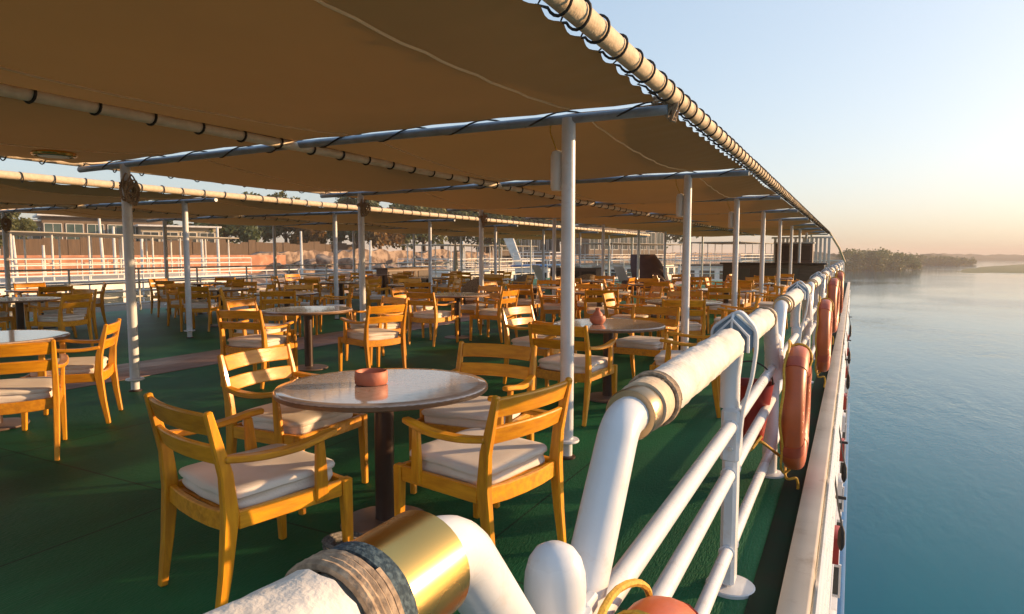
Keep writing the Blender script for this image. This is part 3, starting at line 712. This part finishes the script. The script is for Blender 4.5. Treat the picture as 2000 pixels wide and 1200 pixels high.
MB().lathe([(.001, 0), (.05, 0), (.075, .03), (.078, .06), (.07, .08), (.001, .08)], (0, 0, 0), 28).build('body', M['terracotta'], t)
MB().lathe([(.05, .08), (.045, .10), (.02, .13), (.022, .15), (.001, .16)], (0, 0, 0), 20).build('lid', M['terracotta'], t)
# coil of rope on the deck under the table
mb = MB()
for i in range(14):
    pts = []; rr = .15 - .008 * i if i < 8 else .05 + .01 * i; zz = .012 + .013 * (i % 7)
    for k in range(28):
        a = 2 * math.pi * k / 28; pts.append(Vector((rr * math.cos(a), rr * math.sin(a), zz + .01 * math.sin(3 * a + i))))
    mb.tube(pts, .010, 6, closed=True)
o = mb.build('rope_coil', M['greyrope']); o.location = (-1.86, 2.12, 0); o.rotation_euler = (R(-18), R(12), 0); o.location.z = .03; tag(o, 'coil of grey rope on the green deck under the foreground chairs', 'rope')

# ------------------------------------------------------------------ far end of the deck
bar = thing('bar_counter', 'long dark brown bar counter at the far end of the deck', 'bar', (-2.6, 25.6, 0))
MB().box((0, 0, .52), (3.4, .7, 1.04), .01).build('front', M['barbrown'], bar)
MB().box((0, -.02, 1.07), (3.6, .9, .06), .01).build('countertop', M['pedestal'], bar)
MB().box((-1.2, -.36, .5), (.9, .03, .8), .01).build('panel', M['stuccodark'], bar); MB().box((.2, -.36, .5), (1.4, .03, .8), .01).build('panel', M['stuccodark'], bar)
cab = thing('bar_cabinet', 'dark brown shuttered cabinet standing behind the bar counter', 'cabinet', (-2.0, 27.0, 0))
MB().box((0, 0, .9), (1.3, .6, 1.8), .015).build('body', M['barbrown'], cab); MB().box((0, -.32, 1.45), (1.15, .03, .55), .01).build('shutter', M['pedestal'], cab); MB().box((0, 0, 1.83), (1.42, .7, .05), .01).build('top', M['white_far'], cab)
wl = thing('white_screen', 'white slatted screen at the far right end under the canopy', 'screen', (-1.9, 29.2, 0))
for i in range(14): MB().box((-1.0 + i * .155, 0, 1.05), (.10, .04, 2.0), .006).build('slat', M['white_far'], wl)
MB().box((0, 0, 2.08), (2.3, .08, .07), .006).build('top_rail', M['white_far'], wl)
# hooded lounge seat
hl = thing('hooded_lounger', 'big reddish brown hooded lounge seat with a black interior, mid-distance', 'lounge seat', (-7.3, 25.5, 0), R(60))
def hood_fn(u, v):
    a = -1.25 + 2.5 * u; rr = .95; z = .25 + 1.15 * v
    k = 1 - .55 * max(0, v - .35) ** 1.5
    return (math.sin(a) * rr * k, -math.cos(a) * rr * k * (1 - .2 * v) + .35 * v, z)
MB().grid(hood_fn, 20, 10).build('hood', M['darkbrown'], hl, 70)
def hood_in(u, v):
    p = Vector(hood_fn(u, v)); return (p.x * .95, p.y * .95 + .02, p.z * .97)
MB().grid(hood_in, 20, 10).build('lining', M['black'], hl, 70)
MB().lathe([(.001, .05), (.85, .05), (.9, .10), (.9, .34), (.85, .38), (.001, .38)], (0, .05, 0), 30).build('seat_base', M['darkbrown'], hl)
MB().super((0, .1, .43), (1.3, 1.2, .16), 5, 8).build('cushion', M['cushion'], hl, 70)
# sun loungers in a row and wicker chairs
def lounger(x, y, rz, label):
    t = thing('sun_lounger', label, 'sun lounger', (x, y, 0), rz, 'sun loungers at the far end of the deck')
    MB().box((0, .35, .32), (.62, 1.2, .06), .01).build('bed', M['cushion'], t)
    MB().box((0, -.55, .62), (.62, .06, .75), .01, rot=Matrix.Rotation(R(28), 3, 'X')).build('backrest', M['cushion'], t)
    for sx in (-1, 1):
        for yy in (-.3, .85): MB().box((sx * .28, yy, .15), (.04, .04, .29), .004).build('leg', M['wood'], t)
pos = ['first', 'second', 'third', 'fourth', 'fifth']
for i in range(5): lounger(-11.2 + i * .85, 25.0 + .1 * i, R(-35), '%s cream sun lounger from the left at the far end of the deck' % pos[i])
for i, (x, y, rz) in enumerate(((-7.9, 13.4, 200), (-8.9, 17.6, 150), (-7.2, 18.6, 40))):
    t = thing('wicker_chair', ['rounded wicker tub chair beside the walkway in mid-distance', 'wicker tub chair left of the walkway farther back', 'wicker tub chair near the hooded lounge seat'][i], 'chair', (x, y, 0), R(rz), 'wicker tub chairs')
    MB().grid(lambda u, v: (.36 * math.sin(-2.0 + 4 * u) * (1 + .1 * v), -.34 * math.cos(-2.0 + 4 * u) * (1 + .1 * v), .12 + (.45 + .25 * math.cos(-2.0 + 4 * u)) * v), 24, 8).build('shell', M['wicker'], t, 70)
    MB().super((0, .0, .38), (.58, .56, .16), 4, 8).build('cushion', M['cushion'], t, 70)
    MB().lathe([(.001, 0), (.27, 0), (.31, .30), (.001, .32)], (0, 0, 0), 18).build('base', M['wicker'], t)
# service station at the left, dark cabinet with crockery near the hooded seat
for i, (x, y, ln, lb) in enumerate(((-14.6, 19.5, 2.6, 'dark low service cabinet by the port rail in mid-distance'), (-9.0, 22.3, 1.8, 'brown bookshelf-like sideboard near the far loungers'))):
    t = thing('service_cabinet', lb, 'cabinet', (x, y, 0), R(90 if i < 1 else 0), 'service cabinets')
    MB().box((0, 0, .45), (ln, .5, .86), .01).build('body', M['barbrown'], t); MB().box((0, 0, .90), (ln + .1, .56, .04), .006).build('top', M['stuccodark'], t)
    for k in range(3): MB().box((-ln / 3 + k * ln / 3, -.26, .45), (ln / 3.4, .03, .7), .006).build('door', M['pedestal'], t)
t = thing('closed_parasol', 'closed white parasol standing between the rear canopy posts', 'parasol', (-15.0, 23.6, 0))
MB().tube([(0, 0, 0), (0, 0, 2.0)], .02, 8).build('pole', M['white_far'], t)
MB().lathe([(.10, .70), (.12, .8), (.09, 1.3), (.05, 1.75), (.015, 1.95), (.001, 1.97)], (0, 0, 0), 12).build('canopy', M['cloth'], t)
MB().lathe([(.001, 0), (.25, 0), (.25, .06), (.03, .09)], (0, 0, 0), 18).build('base', M['base'], t)

# ------------------------------------------------------------------ moored boats and the bank on the left
def boat(label, x, y, rz, L, W, deck, hullm, roof=None, cabin=True, rail=True, cols=8, stripe=None, cabm=None, group='boats moored beyond the ship'):
    t = thing('moored_boat', label, 'boat', (x, y, WATER), rz, group)
    H = deck - WATER
    st = [(-.5, .82, 0), (-.42, .95, 0), (-.2, 1, 0), (.2, 1, 0), (.38, .8, .25), (.5, .12, .7)]
    rings = []
    for f, w_, up in st:
        hw = W / 2 * w_; yy = L * f
        rings.append([Vector((-hw * .8, yy, -.5)), Vector((hw * .8, yy, -.5)), Vector((hw, yy, H * .5)), Vector((hw, yy, H + up)), Vector((-hw, yy, H + up)), Vector((-hw, yy, H * .5))])
    MB().rings(rings).build('hull', hullm, t, 30)
    if stripe: MB().box((W / 2 + .02, -.05 * L, H * .72), (.04, L * .7, .25), .005).build('stripe', stripe, t)
    if cabin:
        cl = L * .55; ch = 2.1; cw = W * .78
        MB().box((0, -L * .08, H + ch / 2), (cw, cl, ch), .03).build('cabin', cabm or M['white_far'], t)
        nw = max(3, int(cl / 1.6))
        for i in range(nw):
            for s in (-1, 1):
                wo_ = MB().box((s * (cw / 2 + .01), -L * .08 - cl / 2 + (i + .5) * cl / nw, H + ch * .58), (.04, cl / nw * .68, .85), .01).build('window', M['glassdark'], t)
        for k in range(3): MB().box((-cw / 3 + k * cw / 3, -L * .08 - cl / 2 - .01, H + ch * .58), (cw / 4, .04, .85), .01).build('window', M['glassdark'], t)
        MB().box((0, -L * .08, H + ch + .06), (cw + .6, cl + .8, .12), .03).build('roof', roof or M['white_far'], t)
        top = H + ch + .12
    else: top = H
    if rail:
        rl = MB(); x0 = W * .42; y0_, y1_ = -L * .36, L * .22
        for z in (.4, .75, 1.05):
            for s in (-1, 1): rl.tube([(s * x0, y0_, top + z), (s * x0, y1_, top + z)], .03, 6)
            for yy in (y0_, y1_): rl.tube([(-x0, yy, top + z), (x0, yy, top + z)], .03, 6)
        n = int((y1_ - y0_) / 1.8)
        for i in range(n + 1):
            for s in (-1, 1): rl.tube([(s * x0, y0_ + (y1_ - y0_) * i / n, top), (s * x0, y0_ + (y1_ - y0_) * i / n, top + 1.05)], .03, 6)
        rl.build('railing', M['white_far'], t)
    if cols:
        for i in range(cols):
            for s in (-1, 1):
                yy = -L * .33 + L * .5 * i / (cols - 1)
                MB().tube([(s * W * .36, yy, top), (s * W * .36, yy, top + 2.3)], .05, 8).build('awning_post', M['white_far'], t)
        MB().box((0, -L * .08, top + 2.33), (W * .82, L * .54, .07), .02).build('awning', M['stucco'], t)
    return t
boat('long dark moored boat with white rails just past the port side', -21.0, 16.0, 0, 34, 7, -2.6, M['boatdark'], roof=M['stuccodark'], cabm=M['boatdark'], cols=0)
boat('moored boat with cream awning and many posts at far left', -38.0, 24.0, R(6), 30, 7, -2.1, M['white_far'], cols=9)
boat('white moored boat with awning posts left of centre', -33.0, 58.0, R(-5), 28, 7, -2.3, M['white_far'], cols=8)
boat('low white cabin boat with a blue roof in the middle distance', -24.0, 52.0, R(12), 12, 3.6, -1.7, M['white_far'], roof=M['hullblue'], cols=0)
boat('large cream passenger boat with a columned upper deck, centre background', -24.0, 82.0, R(-14), 36, 9, -1.9, M['stucco'], roof=M['stucco'], cols=10)
boat('brown roofed moored boat behind the far loungers', -12.0, 78.0, R(-8), 26, 8, -1.9, M['hullcream'], roof=M['stuccodark'], cols=6)
fx, fy = at(1026, 62)
t = thing('boat_funnel', 'white slanting funnel leaning left above the boats in the centre background', 'funnel', (fx, fy, -1.2), R(YAW))
MB().loft([(0, 0, 0), (-.7, 0, 1.9), (-1.7, 0, 4.4)], [.6, .75, .95], [.5, .55, .6], (1, 0, 0), .08).build('body', M['white_far'], t)
MB().box((-1.74, 0, 4.5), (1.0, .7, .14), .03).build('cap', M['boatdark'], t)
# riverbank
def bankf(u, v):
    y = -120 + 900 * v
    prof = [(0, -9.2), (.12, -7.6), (.55, -1.0), (.60, -.95), (.601, 1.1), (.70, 1.15), (1, 3.0)]
    xs = [-40, -46, -62, -64.2, -64.3, -90, -500]
    f = u * (len(prof) - 1); i = min(int(f), len(prof) - 2); q = f - i
    x = xs[i] * (1 - q) + xs[i + 1] * q; z = prof[i][1] * (1 - q) + prof[i + 1][1] * q
    rough = min(1, max(0, (y - 52) / 12))
    if rough and -76 < x < -40: z += rough * (.9 * max(0, 1 - abs(x + 62) / 14) + .5 * noise.noise(Vector((x * .8, y * .8, 5))))
    if i < 2 or rough: z += .5 * noise.noise(Vector((x * .35, y * .35, 0))) + .35 * noise.noise(Vector((x, y, 3)))
    return (x + 1.5 * noise.noise(Vector((0, y * .03, 9))), y, z)
o = MB().grid(bankf, 84, 760).build('riverbank', M['stones']); tag(o, kind='structure')
qw = MB()
def qf(u, v): return (0, 0, 0)
for i in range(12):
    a = -60 + i * 10; dx0 = 1.5 * noise.noise(Vector((0, a * .03, 9))); dx1 = 1.5 * noise.noise(Vector((0, (a + 10) * .03, 9)))
    qw.loft([(-63.8 + dx0, a, .1), (-63.8 + dx1, a + 10.0, .1)], .5, 2.45, (1, 0, 0), .05)
o = qw.build('quay_wall', M['quay']); tag(o, 'long terracotta coloured quay wall across the far bank on the left', 'wall')
for a_, b_, lb in ((0, 38, 'dark brown board fence at far left behind the terracotta quay wall'), (53, 95, 'dark brown board fence left of centre above the stony bank')):
    fe = MB()
    for i in range(a_, b_):
        h_ = 2.1 + random.uniform(-.2, .35); fe.box((-72 + random.uniform(-.05, .05), -30 + i * 1.2, .9 + h_ / 2), (.1, 1.23, h_), .01)
    o = fe.build('board_fence', M['fence']); tag(o, lb, 'fence', 'board fences on the far bank')
for i in range(34):
    px = random.uniform(440, 1120); Z = random.uniform(78, 96) * (1 + max(0, px - 700) / 1100); x, y = at(px, Z)
    if x > -58 or x < -69: x = random.uniform(-66, -58)
    def rk(q, sd=i): return q * (1 + .35 * noise.noise(q * .9 + Vector((sd * 3.1, 0, 0))))
    sz = random.uniform(.8, 2.2); o = MB().super((0, 0, 0), (sz * 1.4, sz, sz * .8), 3.2, 5, rk).build('boulder', M['stones'], None, 25)
    o.location = (x, y, random.uniform(-.9, .7)); o.rotation_euler = (random.uniform(-.3, .3), random.uniform(-.3, .3), random.uniform(0, 6)); tag(o, 'pale boulder among the rocks of the stony bank left of centre', 'boulder', 'boulders on the stony bank')
def tree_mesh(seed, H, Wd, leafm, nl=2600, leaf=.26):
    rnd = random.Random(seed)
    tk = MB(); tk.tube([(0, 0, 0), (.1, .05, H * .25), (.05, -.1, H * .5), (.1, 0, H * .8)], [.24, .19, .13, .04], 9)
    cl = []
    for i in range(17):
        a = rnd.uniform(0, 6.28); el = rnd.uniform(0, 1); rr = Wd * .5 * math.sqrt(rnd.uniform(.12, 1)) * (1 - .45 * el)
        c = Vector((rr * math.cos(a), rr * math.sin(a), H * (.36 + .54 * el))); cl.append((c, Wd * rnd.uniform(.13, .24)))
        tk.tube([Vector((.05, 0, H * (.22 + .25 * el))), (c + Vector((0, 0, H * .3))) * .5, c], [.08, .05, .02], 6)
    lv = MB()
    for i in range(nl):
        c, r_ = rnd.choice(cl)
        d = Vector((rnd.gauss(0, 1), rnd.gauss(0, 1), rnd.gauss(0, .75))).normalized() * r_ * rnd.uniform(.35, 1.12) ** .6
        p = c + d; q = Vector((rnd.gauss(0, 1), rnd.gauss(0, 1), rnd.gauss(0, 1))).normalized(); s_ = leaf * rnd.uniform(.6, 1.5)
        u = q.orthogonal().normalized() * s_; v = q.cross(u).normalized() * s_ * .6
        lv.add([p - u, p + v, p + u, p - v], [(0, 1, 2, 3)])
    return tk, lv
TREES = []
for sd, H, Wd, lm in ((1, 6.5, 6.0, 'leaf_a'), (2, 7.5, 6.5, 'leaf_b'), (3, 5.2, 5.0, 'leaf_c'), (4, 8.5, 5.5, 'leaf_a'), (5, 6.0, 7.5, 'leaf_b')):
    tk, lv = tree_mesh(sd, H, Wd, M[lm])
    t = thing('broadleaf_tree', 'x', 'tree', (0, 0, 0), 0, 'trees on the far bank'); lv.build('crown', M[lm], t, 180); tk.build('trunk', M['bark'], t); TREES.append(t)
tused_ = set()
kinds = {0: 'olive green', 1: 'dark green', 2: 'orange-tinged', 3: 'tall olive', 4: 'wide dark green'}
spec = []
for i, px in enumerate((20, 300, 375, 440, 500, 560, 610, 660, 700, 745, 790, 830, 865, 900, 945, 985, 1040, 1090, 1140, 1185, 1235, 1290)):
    Z = 66 + (px / 16) + random.uniform(-4, 10) + (40 if px > 980 else 0)
    spec.append((px, Z, (0, 1, 2, 4, 1, 3, 2, 0, 1, 2, 4, 0, 1, 3, 4, 1, 4, 1, 0, 1, 4, 1)[i]))
for i, (px, Z, k) in enumerate(spec):
    x, y = at(px, Z)
    t = copy_tree(TREES[k]) if k in tused_ else TREES[k]
    tused_.add(k); s_ = random.uniform(.75, 1.0) * Z / 85 * (1.0 if px < 400 else 1.22)
    t.location = (x, y, -.2 if x > -64 else 1.1); t.rotation_euler = (0, 0, random.uniform(0, 6.28)); t.scale = (s_, s_, s_)
    t['label'] = '%s tree on the far bank, number %s from the left' % (kinds[k], ['one', 'two', 'three', 'four', 'five', 'six', 'seven', 'eight', 'nine', 'ten', 'eleven', 'twelve', 'thirteen', 'fourteen', 'fifteen', 'sixteen', 'seventeen', 'eighteen', 'nineteen', 'twenty', 'twenty-one', 'twenty-two'][i])
# buildings on the bank
def pavilion(px, Z, wdt, h, wallm, winm, label, n):
    x, y = at(px, Z); t = thing('pavilion', label, 'building', (x, y, 1.1), R(YAW + 40), 'buildings on the far bank')
    MB().box((0, 0, h / 2), (wdt, 5, h), .03).build('wall', wallm, t); MB().box((0, -.3, h + .12), (wdt + 1, 6.4, .24), .04).build('roof', M['white_far'], t)
    for i in range(n):
        f = MB(); xx = -wdt / 2 + (i + .5) * wdt / n; ww = wdt / n * .8; hh = h * .62
        f.box((xx, -2.55, h * .52 + hh / 2), (ww, .08, .08)); f.box((xx, -2.55, h * .52 - hh / 2), (ww, .08, .08)); f.box((xx - ww / 2, -2.55, h * .52), (.08, .08, hh)); f.box((xx + ww / 2, -2.55, h * .52), (.08, .08, hh)); f.box((xx, -2.55, h * .52), (.05, .06, hh))
        fo = f.build('window', M['white_far'], t); MB().box((xx, -2.53, h * .52), (ww - .06, .04, hh - .06), .004).build('pane', winm, fo)
pavilion(60, 80, 12, 4.2, M['stucco'], M['glassgreen'], 'pale pavilion with green glass at the far left edge of the bank', 6)
pavilion(205, 84, 13, 4.8, M['stuccodark'], M['glassgreen'], 'dark pavilion with wide green glass panes on the left bank', 6)
pavilion(345, 88, 9, 3.8, M['stucco'], M['glassdark'], 'olive pale pavilion right of the dark glass one', 4)
pavilion(1010, 140, 18, 5.5, M['stuccodark'], M['glassdark'], 'brown building behind the boats in the centre background', 7)
pavilion(1210, 150, 26, 6.5, M['stuccodark'], M['glassdark'], 'large brown building at centre right of the far bank', 8)
# slim white poles on the quay
for i, (px, Z, h, ln) in enumerate(((35, 52, 5, -.08), (88, 50, 4, 0), (205, 52, 6.4, -.06), (226, 52, 5.5, 0), (278, 55, 4.6, .03), (397, 56, 4.6, 0), (428, 56, 5.6, 0), (590, 60, 5.4, 0), (722, 62, 4.6, .04), (905, 60, 4.5, 0))):
    x, y = at(px, Z)
    o = MB().tube([(0, 0, 0), (ln * h * .5, 0, h * .5), (ln * h, 0, h)], [.14, .12, .09], 8).build('mooring_pole', M['white_far']); o.location = (x, y, -1.9)
    tag(o, '%s slim white mooring pole from the left before the quay wall' % (ORD[i].replace('nearest', 'first')), 'pole', 'mooring poles before the quay')

# ------------------------------------------------------------------ far bank on the right: hills and marsh
def hillf(px0, px1, Z0, Z1, h, depth, seed, nx, ny):
    def fn(u, v):
        px = px0 + (px1 - px0) * u; Z = Z0 + (Z1 - Z0) * u + depth * v
        x, y = at(px, Z)
        env = math.sin(math.pi * min(1, max(0, v))) ** .6
        e2 = min(1, u * 9) * min(1, (1 - u) * 7)
        z = WATER - .5 + env * (h(u)) * (0.75 + .35 * noise.noise(Vector((x * .02, y * .02, seed))) + .30 * noise.noise(Vector((x * .09, y * .09, seed)))) * max(.05, e2)
        return (x, y, z)
    return MB().grid(fn, nx, ny)
o = hillf(1420, 1800, 330, 420, lambda u: 13 - 3 * u, 90, 1, 160, 24).build('hills', M['hill'], None, 180); tag(o, kind='structure')
o = hillf(1735, 1905, 520, 600, lambda u: 13 - 5 * u, 100, 5, 120, 20).build('hills', M['hill'], None, 180); tag(o, kind='structure')
o = hillf(1500, 3200, 900, 1200, lambda u: 11, 200, 8, 160, 14).build('hills', M['hill'], None, 180); tag(o, kind='structure')
o = hillf(600, 1700, 500, 420, lambda u: 12, 120, 11, 120, 14).build('hills', M['hill'], None, 180); tag(o, kind='structure')
def marsh(u, v):
    px = 1845 + 900 * u; Z = 330 - 40 * u + 360 * v * min(1, .12 + u * 4)
    x, y = at(px, Z); e = math.sin(math.pi * v) ** .4 * min(1, u * 6)
    return (x + 4 * noise.noise(Vector((u * 30, v * 5, 0))), y, WATER - .3 + 1.5 * e + .25 * noise.noise(Vector((x * .1, y * .1, 0))))
o = MB().grid(marsh, 90, 20).build('marsh_bank', M['marsh'], None, 180); tag(o, kind='structure')
# bushes along the right bank crest: countless, one mass
rnd = random.Random(3); lv = MB()
for i in range(330):
    px = rnd.uniform(1640, 1900); Z = rnd.uniform(345, 430) if (px < 1735 or (px < 1790 and rnd.random() < .6)) else rnd.uniform(545, 600); x, y = at(px, Z); r_ = rnd.uniform(1.2, 3.4); cz = WATER + rnd.uniform(.8, 10.5 if px < 1740 else 9 - (px - 1740) / 40)
    for k in range(60):
        d = Vector((rnd.gauss(0, 1), rnd.gauss(0, 1), rnd.gauss(0, .7))).normalized() * r_ * rnd.uniform(.4, 1.1); p = Vector((x, y, cz)) + d
        q = Vector((rnd.gauss(0, 1), rnd.gauss(0, 1), rnd.gauss(0, 1))).normalized(); u = q.orthogonal().normalized() * .7; v = q.cross(u).normalized() * .5
        lv.add([p - u, p + v, p + u, p - v], [(0, 1, 2, 3)])
o = lv.build('bank_bushes', M['leaf_b'], None, 180); tag(o, 'hazy bushes covering the low hills across the river', 'bushes', None, 'stuff')

# ------------------------------------------------------------------ haze
hz = MB().box((0, 0, 8.5), (10400, 10400, 36.0), 0.0001).build('haze', M['white'])
hm = bpy.data.materials.new('haze_air'); hm.use_nodes = True; n = hm.node_tree.nodes
n.remove(n['Principled BSDF']); pv = n.new('ShaderNodeVolumePrincipled'); pv.inputs['Color'].default_value = (0.96, 0.84, 0.75, 1); pv.inputs['Density'].default_value = 0.00055; pv.inputs['Anisotropy'].default_value = 0.0
hm.node_tree.links.new(pv.outputs[0], n['Material Output'].inputs['Volume'])
hz.data.materials.clear(); hz.data.materials.append(hm); tag(hz, 'pale warm evening haze over the river', 'haze', None, 'stuff')
